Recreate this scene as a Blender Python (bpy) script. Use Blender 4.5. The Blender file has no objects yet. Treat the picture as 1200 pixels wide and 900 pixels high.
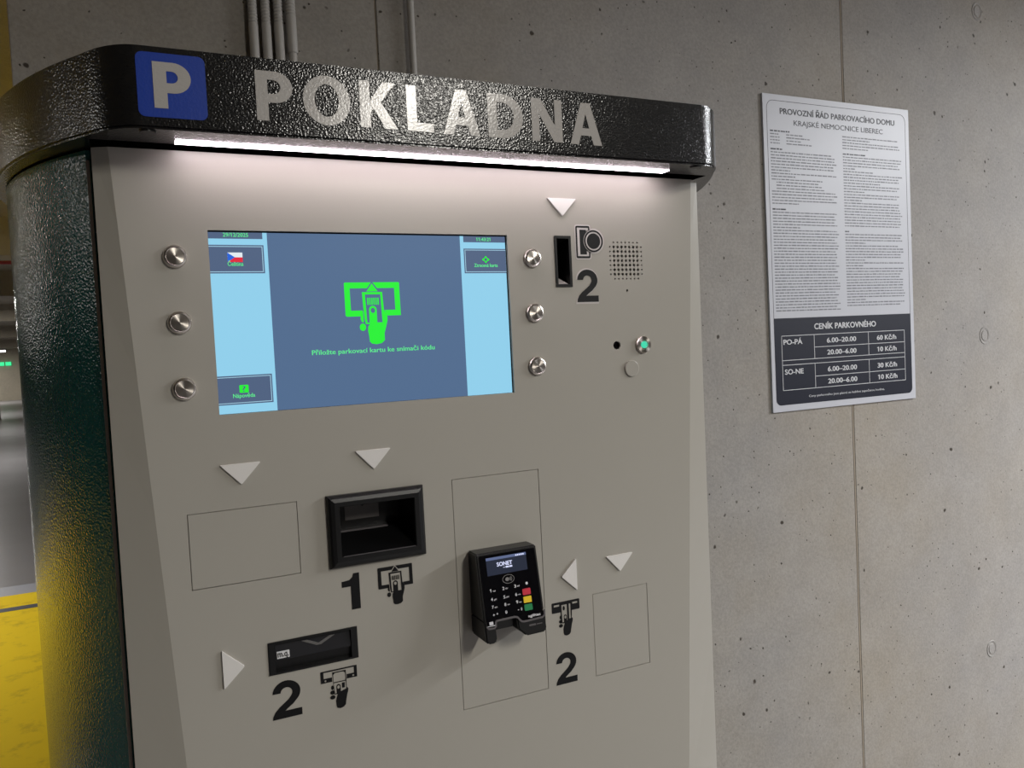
import bpy, bmesh, math, random
from mathutils import Vector, Matrix, Euler

# ------------------------------------------------------------------ camera / world / lights
scene = bpy.context.scene
COL = scene.collection
H = 1.5                      # camera height; all coordinates below are relative to it
D = 0.8927                   # distance camera plane -> machine front panel
HF = 0.826                   # hood front
W = 1.52                     # concrete wall
ZH = 0.221                   # hood underside
ZT = 0.2975                  # hood top

YAW, PITCH, ROLL = 0.4464772, 0.0443291, -0.0497152
def cam_axes():
    cy, sy, cp, sp = math.cos(YAW), math.sin(YAW), math.cos(PITCH), math.sin(PITCH)
    f = Vector((sy*cp, cy*cp, -sp)); r0 = Vector((cy, -sy, 0)); u0 = r0.cross(f)
    cr, sr = math.cos(ROLL), math.sin(ROLL)
    return r0*cr + u0*sr, u0*cr - r0*sr, f
cam = bpy.data.cameras.new('camera'); cam_o = bpy.data.objects.new('camera', cam); COL.objects.link(cam_o)
cam.sensor_fit = 'HORIZONTAL'; cam.sensor_width = 36.0; cam.lens = 945.0/1200.0*36.0
cam.clip_start = 0.02; cam.clip_end = 300
r_, u_, f_ = cam_axes()
m = Matrix((r_, u_, -f_)).transposed().to_4x4(); m.translation = (0, 0, H)
cam_o.matrix_world = m
scene.camera = cam_o

world = bpy.data.worlds.new('garage_ambient'); scene.world = world; world.use_nodes = True
bg = world.node_tree.nodes['Background']; bg.inputs[0].default_value = (0.93, 0.97, 1.0, 1); bg.inputs[1].default_value = 0.0
scene.view_settings.view_transform = 'Standard'; scene.view_settings.look = 'None'
scene.view_settings.gamma = 1.0; scene.view_settings.use_curve_mapping = False
scene.view_settings.exposure = 0.0

def lamp(name, loc, sx, sy, power, spread=180, col=(1, 0.97, 0.925)):
    l = bpy.data.lights.new(name, 'AREA'); l.shape = 'RECTANGLE'; l.size = sx; l.size_y = sy; l.energy = power; l.color = col; l.spread = math.radians(spread)
    o = bpy.data.objects.new(name, l); COL.objects.link(o); o.location = (loc[0], loc[1], loc[2]+H)
    return o
# the garage's own ceiling luminaires, all outside the picture: their glints show in the hood, the green shell and the wall
WARM, COOL = (1, 0.96, 0.88), (0.95, 0.97, 1.0)
lamp('luminaire_rear_offscreen', (1.36, -2.1, 1.25), 0.12, 1.4, 95, 180, WARM)        # mirrored in the hood lettering
lamp('luminaire_right_offscreen', (4.3, -0.5, 1.25), 0.16, 1.5, 258, 174, COOL)       # lights the wall, glint on the hood corner
lamp('luminaire_far_right_offscreen', (7.0, -2.5, 1.25), 0.16, 1.5, 185, 174, COOL)
lamp('luminaire_left_offscreen', (-5.4, 2.4, 1.25), 0.14, 1.5, 60)                    # glint on the green shell beside the panel
lamp('luminaire_aisle_near_offscreen', (-3.4, 5.7, 1.25), 0.14, 1.5, 220)             # over the yellow floor
lamp('luminaire_aisle_side_offscreen', (-7.6, 11.4, 1.25), 0.30, 1.5, 130)            # glint on the outer green shell
lamp('luminaire_aisle_middle_offscreen', (-3.0, 16.0, 1.25), 0.3, 3, 150)
lamp('luminaire_aisle_far_offscreen', (-4.2, 24.0, 1.25), 0.3, 3, 150)
lamp('luminaire_aisle_farther_offscreen', (-5.6, 34.0, 1.25), 0.3, 3, 200)
lamp('luminaire_aisle_end_offscreen', (-7.4, 48.0, 1.25), 0.3, 3, 300)

# ------------------------------------------------------------------ materials
def lin(c):
    c = c/255.0
    return c/12.92 if c <= 0.04045 else ((c+0.055)/1.055)**2.4
def rgb(r, g, b): return (lin(r), lin(g), lin(b), 1)
def new_mat(name):
    m = bpy.data.materials.new(name); m.use_nodes = True
    nt = m.node_tree; return m, nt, nt.nodes['Principled BSDF']
def node(nt, typ, **kw):
    n = nt.nodes.new(typ)
    for k, v in kw.items():
        if k in n.inputs: n.inputs[k].default_value = v
        else: setattr(n, k, v)
    return n
def coords(nt, which='Object'):
    return nt.nodes.new('ShaderNodeTexCoord').outputs[which]
def add_bump(nt, b, height, strength, dist):
    bp = node(nt, 'ShaderNodeBump', Strength=strength, Distance=dist)
    nt.links.new(height, bp.inputs['Height']); nt.links.new(bp.outputs[0], b.inputs['Normal'])
    return bp
def plain(name, col, rough=0.5, metal=0.0, spec=0.5, noise=0.0, scale=40, bump=0.0, bscale=300):
    m, nt, b = new_mat(name)
    b.inputs['Roughness'].default_value = rough; b.inputs['Metallic'].default_value = metal
    b.inputs['Specular IOR Level'].default_value = spec
    n = node(nt, 'ShaderNodeTexNoise', Scale=scale, Detail=3.0)
    nt.links.new(coords(nt), n.inputs['Vector'])
    mx = node(nt, 'ShaderNodeMix', data_type='RGBA')
    mx.inputs[6].default_value = tuple(c*(1-noise) for c in col[:3])+(1,)
    mx.inputs[7].default_value = tuple(min(1, c*(1+noise)) for c in col[:3])+(1,)
    nt.links.new(n.outputs['Fac'], mx.inputs[0]); nt.links.new(mx.outputs[2], b.inputs['Base Color'])
    if bump:
        n2 = node(nt, 'ShaderNodeTexNoise', Scale=bscale, Detail=2.0)
        nt.links.new(coords(nt), n2.inputs['Vector']); add_bump(nt, b, n2.outputs['Fac'], bump, 0.001)
    return m
def glow(name, col, strength=1.0):
    m, nt, b = new_mat(name)
    b.inputs['Base Color'].default_value = (0.005, 0.005, 0.006, 1); b.inputs['Roughness'].default_value = 0.35
    b.inputs['Specular IOR Level'].default_value = 0.15
    b.inputs['Emission Color'].default_value = col; b.inputs['Emission Strength'].default_value = strength
    return m

def powder(name, col, rough, strength, scale=620, spec=0.5):
    m, nt, b = new_mat(name)
    b.inputs['Base Color'].default_value = col; b.inputs['Roughness'].default_value = rough
    b.inputs['Specular IOR Level'].default_value = 0.5
    co = coords(nt)
    v = node(nt, 'ShaderNodeTexVoronoi', Scale=scale, feature='SMOOTH_F1'); v.inputs['Smoothness'].default_value = 0.35
    n = node(nt, 'ShaderNodeTexNoise', Scale=scale*0.8, Detail=1.0)
    nt.links.new(co, v.inputs['Vector']); nt.links.new(co, n.inputs['Vector'])
    h = node(nt, 'ShaderNodeMath', operation='ADD'); nt.links.new(v.outputs['Distance'], h.inputs[0]); nt.links.new(n.outputs['Fac'], h.inputs[1])
    add_bump(nt, b, h.outputs[0], strength, 0.0010)
    b.inputs['Specular IOR Level'].default_value = spec
    return m

M = {}
M['panel'] = plain('satin_grey_paint', rgb(167, 163, 154), 0.34, spec=0.45, noise=0.015, scale=6)
M['hood'] = powder('anthracite_textured_paint', rgb(24, 24, 25), 0.19, 0.235, 480, 0.48)
M['green'] = powder('dark_green_textured_paint', rgb(7, 78, 74), 0.20, 0.36, 420, 0.42)
M['frame'] = plain('frame_strip_paint', rgb(132, 122, 112), 0.45, noise=0.05)
M['black'] = plain('black_plastic', rgb(14, 14, 15), 0.36, spec=0.4, noise=0.1, scale=200)
M['gloss'] = plain('gloss_black_glass', rgb(10, 10, 14), 0.08, noise=0.1)
M['ink'] = plain('black_film', rgb(10, 10, 12), 0.5, spec=0.25, noise=0.05)
M['halo'] = plain('white_film', rgb(198, 192, 190), 0.4, noise=0.02)
M['arrow'] = plain('off_white_plastic', rgb(224, 221, 217), 0.35, noise=0.02)
M['letter'] = plain('silver_film', rgb(176, 172, 167), 0.18, noise=0.03, bump=0.12, bscale=420)
M['blue'] = plain('blue_film', rgb(4, 52, 150), 0.4, spec=0.3, noise=0.03, bump=0.1, bscale=420)
M['white'] = plain('white_print', rgb(215, 215, 218), 0.4, noise=0.02)
M['rim'] = plain('grey_rim_plastic', rgb(92, 88, 90), 0.35, noise=0.05)
M['red'] = plain('red_key', rgb(205, 40, 62), 0.4); M['yellow'] = plain('yellow_key', rgb(240, 205, 30), 0.4); M['gkey'] = plain('green_key', rgb(22, 130, 75), 0.4)
M['board'] = plain('sign_board', rgb(196, 197, 204), 0.42, noise=0.02)
M['navy'] = plain('navy_print', rgb(24, 27, 42), 0.45, spec=0.3, noise=0.04)
M['print'] = plain('dark_print', rgb(48, 48, 56), 0.5, noise=0.05)
M['small'] = plain('fine_print', rgb(120, 121, 128), 0.5, noise=0.05)
M['conduit'] = plain('grey_pvc', rgb(185, 181, 176), 0.45, noise=0.06, scale=30)
M['redpipe'] = plain('red_pipe_paint', rgb(150, 30, 30), 0.5, noise=0.1)
M['led'] = glow('led_light', (1.0, 0.87, 0.94, 1), 14.2)
M['screen_main'] = None

# brushed steel with a radial grain
m, nt, b = new_mat('turned_steel'); M['steel'] = m
b.inputs['Base Color'].default_value = rgb(205, 198, 190); b.inputs['Metallic'].default_value = 1; b.inputs['Roughness'].default_value = 0.28
b.inputs['Anisotropic'].default_value = 0.85
tg = node(nt, 'ShaderNodeTangent', direction_type='RADIAL', axis='Y'); nt.links.new(tg.outputs[0], b.inputs['Tangent'])

# concrete
def concrete(name, c1, c2, c3, pits=True):
    m, nt, b = new_mat(name); L = nt.links
    co = coords(nt)
    n1 = node(nt, 'ShaderNodeTexNoise', Scale=1.6, Detail=5.0, Roughness=0.6); L.new(co, n1.inputs['Vector'])
    n2 = node(nt, 'ShaderNodeTexNoise', Scale=9.0, Detail=6.0, Roughness=0.65); L.new(co, n2.inputs['Vector'])
    n3 = node(nt, 'ShaderNodeTexNoise', Scale=170.0, Detail=3.0); L.new(co, n3.inputs['Vector'])
    r1 = node(nt, 'ShaderNodeMapRange'); r1.inputs[1].default_value = 0.35; r1.inputs[2].default_value = 0.65; L.new(n1.outputs['Fac'], r1.inputs[0])
    r2 = node(nt, 'ShaderNodeMapRange'); r2.inputs[1].default_value = 0.38; r2.inputs[2].default_value = 0.68; L.new(n2.outputs['Fac'], r2.inputs[0])
    a = node(nt, 'ShaderNodeMix', data_type='RGBA'); a.inputs[6].default_value = c1; a.inputs[7].default_value = c2; L.new(r1.outputs[0], a.inputs[0])
    s = node(nt, 'ShaderNodeMath', operation='MULTIPLY'); s.inputs[1].default_value = 0.45; L.new(r2.outputs[0], s.inputs[0])
    c = node(nt, 'ShaderNodeMix', data_type='RGBA'); c.inputs[7].default_value = c3; L.new(a.outputs[2], c.inputs[6]); L.new(s.outputs[0], c.inputs[0])
    # fine mottling
    d = node(nt, 'ShaderNodeMix', data_type='RGBA', blend_type='MULTIPLY'); d.inputs[0].default_value = 0.28
    cr = node(nt, 'ShaderNodeMapRange'); cr.inputs[1].default_value = 0.3; cr.inputs[2].default_value = 0.7; cr.inputs[3].default_value = 0.55; cr.inputs[4].default_value = 1.2
    L.new(n3.outputs['Fac'], cr.inputs[0]); L.new(c.outputs[2], d.inputs[6]); L.new(cr.outputs[0], d.inputs[7])
    out = d.outputs[2]
    b.inputs['Roughness'].default_value = 0.62; b.inputs['Specular IOR Level'].default_value = 0.3
    height = n3.outputs['Fac']
    if pits:
        def pit(scale, size, keep):
            w = node(nt, 'ShaderNodeTexNoise', Scale=scale*1.7, Detail=2.0); L.new(co, w.inputs['Vector'])
            mixv = node(nt, 'ShaderNodeVectorMath', operation='MULTIPLY_ADD'); mixv.inputs[1].default_value = (0.35/scale,)*3
            L.new(w.outputs['Color'], mixv.inputs[0]); L.new(co, mixv.inputs[2])
            v = node(nt, 'ShaderNodeTexVoronoi', Scale=scale); L.new(mixv.outputs[0], v.inputs['Vector'])
            sep = node(nt, 'ShaderNodeSeparateColor'); L.new(v.outputs['Color'], sep.inputs[0])
            # radius per cell, zero for most cells
            k = node(nt, 'ShaderNodeMapRange'); k.inputs[1].default_value = 1-keep; k.inputs[2].default_value = 1; k.inputs[3].default_value = 0; k.inputs[4].default_value = size
            L.new(sep.outputs[0], k.inputs[0])
            t = node(nt, 'ShaderNodeMath', operation='SUBTRACT'); L.new(k.outputs[0], t.inputs[0]); L.new(v.outputs['Distance'], t.inputs[1])
            q = node(nt, 'ShaderNodeMapRange'); q.inputs[1].default_value = 0; q.inputs[2].default_value = size*0.35; L.new(t.outputs[0], q.inputs[0])
            return q.outputs[0]
        p1 = pit(28, 0.18, 0.6); p2 = pit(85, 0.23, 0.3); p3 = pit(11, 0.06, 0.25)
        mx = node(nt, 'ShaderNodeMath', operation='MAXIMUM'); L.new(p1, mx.inputs[0]); L.new(p2, mx.inputs[1])
        mx2 = node(nt, 'ShaderNodeMath', operation='MAXIMUM'); L.new(mx.outputs[0], mx2.inputs[0]); L.new(p3, mx2.inputs[1])
        e = node(nt, 'ShaderNodeMix', data_type='RGBA'); e.inputs[7].default_value = rgb(66, 58, 50)
        L.new(out, e.inputs[6]); L.new(mx2.outputs[0], e.inputs[0]); out = e.outputs[2]
        hh = node(nt, 'ShaderNodeMath', operation='MULTIPLY_ADD'); hh.inputs[1].default_value = -3.0; L.new(mx2.outputs[0], hh.inputs[0]); L.new(n3.outputs['Fac'], hh.inputs[2])
        height = hh.outputs[0]
    L.new(out, b.inputs['Base Color'])
    add_bump(nt, b, height, 0.35, 0.0012)
    return m
M['concrete'] = concrete('cast_concrete', rgb(155, 147, 135), rgb(149, 145, 141), rgb(168, 163, 157))
M['ceil'] = concrete('ceiling_concrete', rgb(150, 142, 126), rgb(140, 133, 119), rgb(160, 152, 135), False)
M['beam'] = M['ceil']
M['plug'] = concrete('plug_concrete', rgb(160, 155, 150), rgb(150, 146, 142), rgb(172, 168, 164), False)
M['joint'] = plain('joint_concrete', rgb(160, 148, 132), 0.8, noise=0.1)
# floors
m, nt, b = new_mat('grey_epoxy_floor'); M['floor'] = m
n = node(nt, 'ShaderNodeTexNoise', Scale=1.2, Detail=5.0); nt.links.new(coords(nt), n.inputs['Vector'])
cr = node(nt, 'ShaderNodeMix', data_type='RGBA'); cr.inputs[6].default_value = rgb(112, 110, 114); cr.inputs[7].default_value = rgb(138, 136, 138)
nt.links.new(n.outputs['Fac'], cr.inputs[0]); nt.links.new(cr.outputs[2], b.inputs['Base Color']); b.inputs['Roughness'].default_value = 0.28
add_bump(nt, b, n.outputs['Fac'], 0.2, 0.02)
m, nt, b = new_mat('yellow_floor_paint'); M['ypaint'] = m
n = node(nt, 'ShaderNodeTexNoise', Scale=7.0, Detail=8.0, Roughness=0.7); nt.links.new(coords(nt), n.inputs['Vector'])
mr = node(nt, 'ShaderNodeMapRange'); mr.inputs[1].default_value = 0.52; mr.inputs[2].default_value = 0.78; nt.links.new(n.outputs['Fac'], mr.inputs[0])
cr = node(nt, 'ShaderNodeMix', data_type='RGBA'); cr.inputs[6].default_value = rgb(238, 205, 4); cr.inputs[7].default_value = rgb(180, 150, 10)
nt.links.new(mr.outputs[0], cr.inputs[0]); nt.links.new(cr.outputs[2], b.inputs['Base Color']); b.inputs['Roughness'].default_value = 0.65; b.inputs['Specular IOR Level'].default_value = 0.15
M['bpaint'] = plain('black_floor_paint', rgb(52, 54, 64), 0.5, noise=0.15)
M['lightpaint'] = plain('pale_floor_strip', rgb(150, 152, 162), 0.4, noise=0.05)

# ------------------------------------------------------------------ geometry helpers
def link(name, mesh, mat, parent=None, loc=None):
    o = bpy.data.objects.new(name, mesh); COL.objects.link(o)
    if mat is not None and not mesh.materials: mesh.materials.append(mat)
    if loc is not None: o.location = loc
    if parent is not None:
        o.parent = parent
        o.matrix_parent_inverse = Matrix.Translation(-WORLD_LOC.get(parent.name, Vector((0, 0, 0))))
        WORLD_LOC[o.name] = WORLD_LOC.get(parent.name, Vector((0, 0, 0))) * 0 + (Vector(loc) if loc is not None else Vector((0, 0, 0)))
    else:
        WORLD_LOC[o.name] = Vector(o.location)
    return o
WORLD_LOC = {}
def tag(o, label, cat, group=None):
    o['label'] = label; o['category'] = cat
    if group: o['group'] = group
    return o
def empty(name, loc):
    o = bpy.data.objects.new(name, None); COL.objects.link(o); o.location = (loc[0], loc[1], loc[2]+H); o.empty_display_size = 0.1
    WORLD_LOC[o.name] = Vector(o.location); return o
def lift(mesh):
    mesh.transform(Matrix.Translation((0, 0, H))); return mesh
def finish(bm, name, mat, parent=None, bevel=0.0, seg=2, smooth=False):
    bmesh.ops.recalc_face_normals(bm, faces=bm.faces)
    if bevel:
        bmesh.ops.bevel(bm, geom=[e for e in bm.edges if len(e.link_faces) == 2 and e.calc_face_angle(0) > 0.5], offset=bevel, segments=seg, affect='EDGES', clamp_overlap=True)
    me = bpy.data.meshes.new(name); bm.to_mesh(me); bm.free()
    if smooth:
        for p in me.polygons: p.use_smooth = True
    lift(me); return link(name, me, mat, parent)
def add_box(bm, x0, x1, y0, y1, z0, z1):
    v = [bm.verts.new(p) for p in ((x0, y0, z0), (x1, y0, z0), (x1, y1, z0), (x0, y1, z0), (x0, y0, z1), (x1, y0, z1), (x1, y1, z1), (x0, y1, z1))]
    for f in ((0, 1, 2, 3), (4, 5, 6, 7), (0, 1, 5, 4), (1, 2, 6, 5), (2, 3, 7, 6), (3, 0, 4, 7)): bm.faces.new([v[i] for i in f])
def box(name, x0, x1, y0, y1, z0, z1, mat, parent=None, bevel=0.0):
    bm = bmesh.new(); add_box(bm, x0, x1, y0, y1, z0, z1); return finish(bm, name, mat, parent, bevel)
def plan_prism(name, poly, z0, z1, mat, parent=None, bevel=0.0, smooth_side=False):
    bm = bmesh.new()
    lo = [bm.verts.new((x, y, z0)) for x, y in poly]; hi = [bm.verts.new((x, y, z1)) for x, y in poly]
    bm.faces.new(lo); bm.faces.new(hi)
    n = len(poly)
    for i in range(n):
        f = bm.faces.new((lo[i], lo[(i+1) % n], hi[(i+1) % n], hi[i])); f.smooth = smooth_side
    bmesh.ops.recalc_face_normals(bm, faces=bm.faces)
    if bevel:
        ed = [e for e in bm.edges if abs(e.verts[0].co.z-e.verts[1].co.z) < 1e-6]
        bmesh.ops.bevel(bm, geom=ed, offset=bevel, segments=2, affect='EDGES')
    me = bpy.data.meshes.new(name); bm.to_mesh(me); bm.free(); lift(me)
    o = link(name, me, mat, parent)
    if smooth_side:
        try: me.set_sharp_from_angle(angle=math.radians(40))
        except Exception: pass
    return o
# contours in the X-Z plane ---------------------------------------------------
def rect(x0, z0, x1, z1, r=0.0, n=4):
    x0, x1 = min(x0, x1), max(x0, x1); z0, z1 = min(z0, z1), max(z0, z1)
    if r <= 0: return [(x0, z0), (x1, z0), (x1, z1), (x0, z1)]
    out = []
    for cx, cz, a0 in ((x1-r, z0+r, -90), (x1-r, z1-r, 0), (x0+r, z1-r, 90), (x0+r, z0+r, 180)):
        for i in range(n+1):
            a = math.radians(a0+90*i/n); out.append((cx+r*math.cos(a), cz+r*math.sin(a)))
    return out
def ell(cx, cz, rx, rz=None, n=28, a0=0, a1=360):
    rz = rx if rz is None else rz
    full = abs(a1-a0) >= 360
    k = n if full else n+1
    return [(cx+rx*math.cos(math.radians(a0+(a1-a0)*i/n)), cz+rz*math.sin(math.radians(a0+(a1-a0)*i/n))) for i in range(k)]
def xf(c, ox, oz, s=1.0, sz=None):
    sz = s if sz is None else sz
    return [(ox+x*s, oz+z*sz) for x, z in c]
def rounded(poly, r, n=3):
    out = []; k = len(poly)
    for i in range(k):
        p = Vector(poly[i]); a = Vector(poly[i-1])-p; b = Vector(poly[(i+1) % k])-p
        la, lb = min(r, a.length*0.45), min(r, b.length*0.45)
        p0 = p+a.normalized()*la; p1 = p+b.normalized()*lb
        for j in range(n+1):
            t = j/n; q = p0*(1-t)**2+p*2*t*(1-t)+p1*t*t; out.append((q.x, q.y))
    return out
def fill(contours, thick):
    """2D filled (even-odd) contours -> mesh data lists, local x,z and depth 0 (front)..thick (back)"""
    cu = bpy.data.curves.new('tmp', 'CURVE'); cu.dimensions = '2D'; cu.fill_mode = 'BOTH'; cu.extrude = thick/2
    for c in contours:
        sp = cu.splines.new('POLY'); sp.points.add(len(c)-1); sp.use_cyclic_u = True
        for p, (x, z) in zip(sp.points, c): p.co = (x, z, 0, 1)
    return curve_data(cu, thick)
def curve_data(cu, thick):
    ob = bpy.data.objects.new('tmp', cu); COL.objects.link(ob)
    me = bpy.data.meshes.new_from_object(ob)
    vs = [(v.co.x, v.co.y, thick/2-v.co.z) for v in me.vertices]; fs = [tuple(p.vertices) for p in me.polygons]
    bpy.data.objects.remove(ob); bpy.data.curves.remove(cu); bpy.data.meshes.remove(me)
    return vs, fs
def shape(name, groups, y, thick, mat, parent=None, ymap=None, bevel=0.0):
    """groups: list of even-odd contour groups; front at y (or ymap(x,z)), extends thick towards +Y"""
    V, F = [], []
    for g in groups:
        vs, fs = fill(g, thick); k = len(V)
        V += vs; F += [tuple(i+k for i in f) for f in fs]
    return from_vf(name, V, F, y, mat, parent, ymap, bevel)
def from_vf(name, V, F, y, mat, parent, ymap=None, bevel=0.0):
    me = bpy.data.meshes.new(name)
    me.from_pydata([(x, (ymap(x, z) if ymap else y)+d, z) for x, z, d in V], [], F); me.update()
    bm = bmesh.new(); bm.from_mesh(me); bmesh.ops.remove_doubles(bm, verts=bm.verts, dist=1e-6); bmesh.ops.recalc_face_normals(bm, faces=bm.faces)
    if bevel:
        bmesh.ops.dissolve_limit(bm, angle_limit=0.01, verts=bm.verts, edges=bm.edges)
        ed = [e for e in bm.edges if len(e.link_faces) == 2 and e.calc_face_angle(0) > 0.8 and min(v.co.y for v in e.verts) < y+thick_eps(me)]
        bmesh.ops.bevel(bm, geom=ed, offset=bevel, segments=2, affect='EDGES', clamp_overlap=True)
    bm.to_mesh(me); bm.free(); lift(me)
    return link(name, me, mat, parent)
def thick_eps(me): return 1e-4
def raw_text(s):
    cu = bpy.data.curves.new('tmp', 'FONT'); cu.body = s; cu.size = 1.0; cu.extrude = 0.001; cu.resolution_u = 3
    return curve_data(cu, 0.002)
def text_vf(s, x0, x1, z0, cap, thick=0.0003, bold=0.0):
    vs, fs = raw_text(s)
    if not vs: return [], []
    for i, ch in enumerate(s):                       # the built-in figure one is a bare bar: give it its flag
        if ch == '1':
            p, _ = raw_text(s[:i+1]); xr = max(v[0] for v in p); k = len(vs)
            pts = [(xr-0.098, 0.682), (xr-0.25, 0.58), (xr-0.25, 0.49), (xr-0.098, 0.585)]
            vs = vs+[(x, z, 0.0) for x, z in pts]; fs = fs+[(k, k+1, k+2, k+3)]
    if bold:
        V, F = [], []
        for dx, dz in ((-bold, 0), (bold, 0), (0, bold*0.6), (0, -bold*0.6)):
            k = len(V); V += [(x+dx, z+dz, d-0.00006*len(V)/len(vs)*(1 if d < 0.001 else 0)) for x, z, d in vs]; F += [tuple(q+k for q in f) for f in fs]
        vs, fs = V, F
    a, b = min(v[0] for v in vs), max(v[0] for v in vs)
    sx = (x1-x0)/(b-a); sz = cap/0.69
    return [(x0+(x-a)*sx, z0+z*sz, d if d < 0.001 else thick) for x, z, d in vs], fs
def text(name, s, x0, x1, z0, cap, y, mat, parent, bold=0.0, ymap=None, thick=0.0003):
    V, F = text_vf(s, x0, x1, z0, cap, thick, bold)
    return from_vf(name, V, F, y, mat, parent, ymap)
def lathe(name, prof, cx, cz, y0, mat, parent, n=40):
    """profile (radius, forward) around the Y axis, local origin at the centre"""
    bm = bmesh.new(); rings = []
    for r, fwd in prof:
        rings.append([bm.verts.new((r*math.cos(2*math.pi*i/n), -fwd, r*math.sin(2*math.pi*i/n))) for i in range(n)] if r > 0 else [bm.verts.new((0, -fwd, 0))])
    for a, b in zip(rings, rings[1:]):
        for i in range(n):
            j = (i+1) % n
            if len(b) == 1: bm.faces.new((a[i], a[j], b[0]))
            elif len(a) == 1: bm.faces.new((a[0], b[i], b[j]))
            else: bm.faces.new((a[i], a[j], b[j], b[i]))
    bmesh.ops.recalc_face_normals(bm, faces=bm.faces)
    me = bpy.data.meshes.new(name); bm.to_mesh(me); bm.free()
    me.materials.append(mat)
    return link(name, me, mat, parent, (cx, y0, cz+H))

# ------------------------------------------------------------------ setting
FZ = -H
CZ = 1.35
fl = box('floor', -30, 14, -14, 60, FZ-0.2, FZ, M['floor']); fl['kind'] = 'structure'
box('yellow_paint', -5, -0.14, 2.9, 6.35, FZ, FZ+0.001, M['ypaint'], fl)
box('black_line', -5, -0.14, 5.93, 6.02, FZ+0.001, FZ+0.002, M['bpaint'], fl)
box('pale_strip', -5, -0.14, 6.35, 6.62, FZ, FZ+0.001, M['lightpaint'], fl)
ce = box('ceiling', -30, 14, -14, 60, CZ, CZ+0.25, M['ceil']); ce['kind'] = 'structure'
for yb in (5.0, 8.2, 12.5, 18.5, 27.0, 38.0):
    box('beam', -22, 11, yb, yb+0.4, 1.02, CZ, M['beam'], ce)
for nm, q in (('wall_left', (-22.3, -22, -14, 60)), ('wall_right', (11, 11.3, -14, 60)), ('wall_rear', (-22, 11, -11.3, -11))):
    wv = box(nm, *q, FZ, CZ, M['ceil']); wv['kind'] = 'structure'
wf = box('wall_far', -22, 11, 52, 52.3, FZ, CZ, M['beam']); wf['kind'] = 'structure'

wb = box('wall_back', -0.13, 6.0, W+0.0035, W+0.24, FZ, CZ, M['joint']); wb['kind'] = 'structure'
for a, b in ((-0.132, 0.4750), (0.4785, 1.7130), (1.7190, 2.9545), (2.9605, 4.2), (4.205, 6.0)):
    box('concrete_panel', a, b, W, W+0.0035, FZ, CZ, M['concrete'], wb, 0.0012)
for x in (1.716, 2.9575):
    box('joint_fill', x-0.0016, x+0.0016, W+0.0004, W+0.004, FZ, CZ, M['joint'], wb)
for x, z in ((2.2555, -0.9567), (2.2555, -0.031), (2.2555, 0.8935), (0.78, 0.8935), (3.5, -0.031), (3.5, -0.9567)):
    bm = bmesh.new()
    for r0, r1, y in ((0.021, 0.017, 0.0), (0.0125, 0.0, 0.0)):
        o_ = [bm.verts.new((x+r0*math.cos(t*math.pi/12), W-0.0016, z+1.15*r0*math.sin(t*math.pi/12))) for t in range(24)]
        i_ = [bm.verts.new((x+r1*math.cos(t*math.pi/12), W-0.0008, z+1.15*r1*math.sin(t*math.pi/12))) for t in range(24)] if r1 else None
        w_ = [bm.verts.new((x+(r0+0.002)*math.cos(t*math.pi/12), W+0.001, z+1.15*(r0+0.002)*math.sin(t*math.pi/12))) for t in range(24)]
        for t in range(24):
            q = (t+1) % 24
            bm.faces.new((w_[t], w_[q], o_[q], o_[t]))
            if i_: bm.faces.new((o_[t], o_[q], i_[q], i_[t]))
        if i_:
            j_ = [bm.verts.new((v.co.x, W+0.001, v.co.z)) for v in i_]
            for t in range(24):
                q = (t+1) % 24; bm.faces.new((i_[t], i_[q], j_[q], j_[t]))
        else: bm.faces.new(o_)
    finish(bm, 'tie_hole_plug', M['plug'], wb)

# ------------------------------------------------------------------ payment machine
PM = empty('payment_machine', (0.356, 1.15, FZ))
tag(PM, 'green and grey parking payment machine with a screen and dark hood lettered POKLADNA', 'payment machine')
CX = 0.356
def arc_side(xmin, R, y0, y1, n=28, yc=1.2):
    """left side arc, from y0 to y1, list of (x,y)"""
    pts = []
    for i in range(n+1):
        y = y0+(y1-y0)*i/n
        pts.append((xmin+R-math.sqrt(R*R-(y-yc)**2), y))
    return pts
def mir(pts): return [(2*CX-x, y) for x, y in pts]
# hood plan
YB = 1.478
left = arc_side(-0.130, 0.56, 0.868, YB)
def corner(p0, pc, p1, n=10):
    p0, pc, p1 = Vector(p0), Vector(pc), Vector(p1)
    return [tuple(p0*(1-t)**2+pc*2*t*(1-t)+p1*t*t) for t in [i/n for i in range(n+1)]]
cr_ = corner((0.030, HF), (0.002, HF+0.0005), left[0])
half = cr_[:-1]+left                                    # front -> back on the left
hoodpoly = half+list(reversed(mir(half)))
hood = plan_prism('hood', hoodpoly, ZH, ZT, M['hood'], PM, 0.0025, True)
hood['label'] = 'dark grey textured hood with rounded corners'
# green body shell
lb = arc_side(-0.1182, 0.462, 0.917, 1.47)
inner = [(x+0.004, y) for x, y in lb]
shell = lb+[(2*CX-x, y) for x, y in reversed(lb)]
inn = [(x+0.004, min(y, 1.466)) for x, y in lb]
inn_r = [(2*CX-x, y) for x, y in inn]
rt = [p for p in mir(lb) if p[1] > 0.96]; inn_r = [p for p in inn_r if p[1] > 0.96]
shellpoly = lb+list(reversed(rt))+inn_r+list(reversed(inn))
body = plan_prism('body_shell', shellpoly, FZ, ZH-0.002, M['green'], PM, 0, True)
body['label'] = 'curved dark green textured side shell'
for s in (0, 1):
    x0, x1 = -0.0214, -0.0184
    if s: x0, x1 = 2*CX-x1, 2*CX-x0
    box('frame_strip', x0, x1, 0.914, 0.950, FZ+0.04, ZH-0.012, M['frame'], PM, 0.0008)
box('chassis', -0.0170, 2*CX+0.0170, 0.962, 1.40, FZ+0.02, ZH-0.004, M['frame'], PM)
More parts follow.
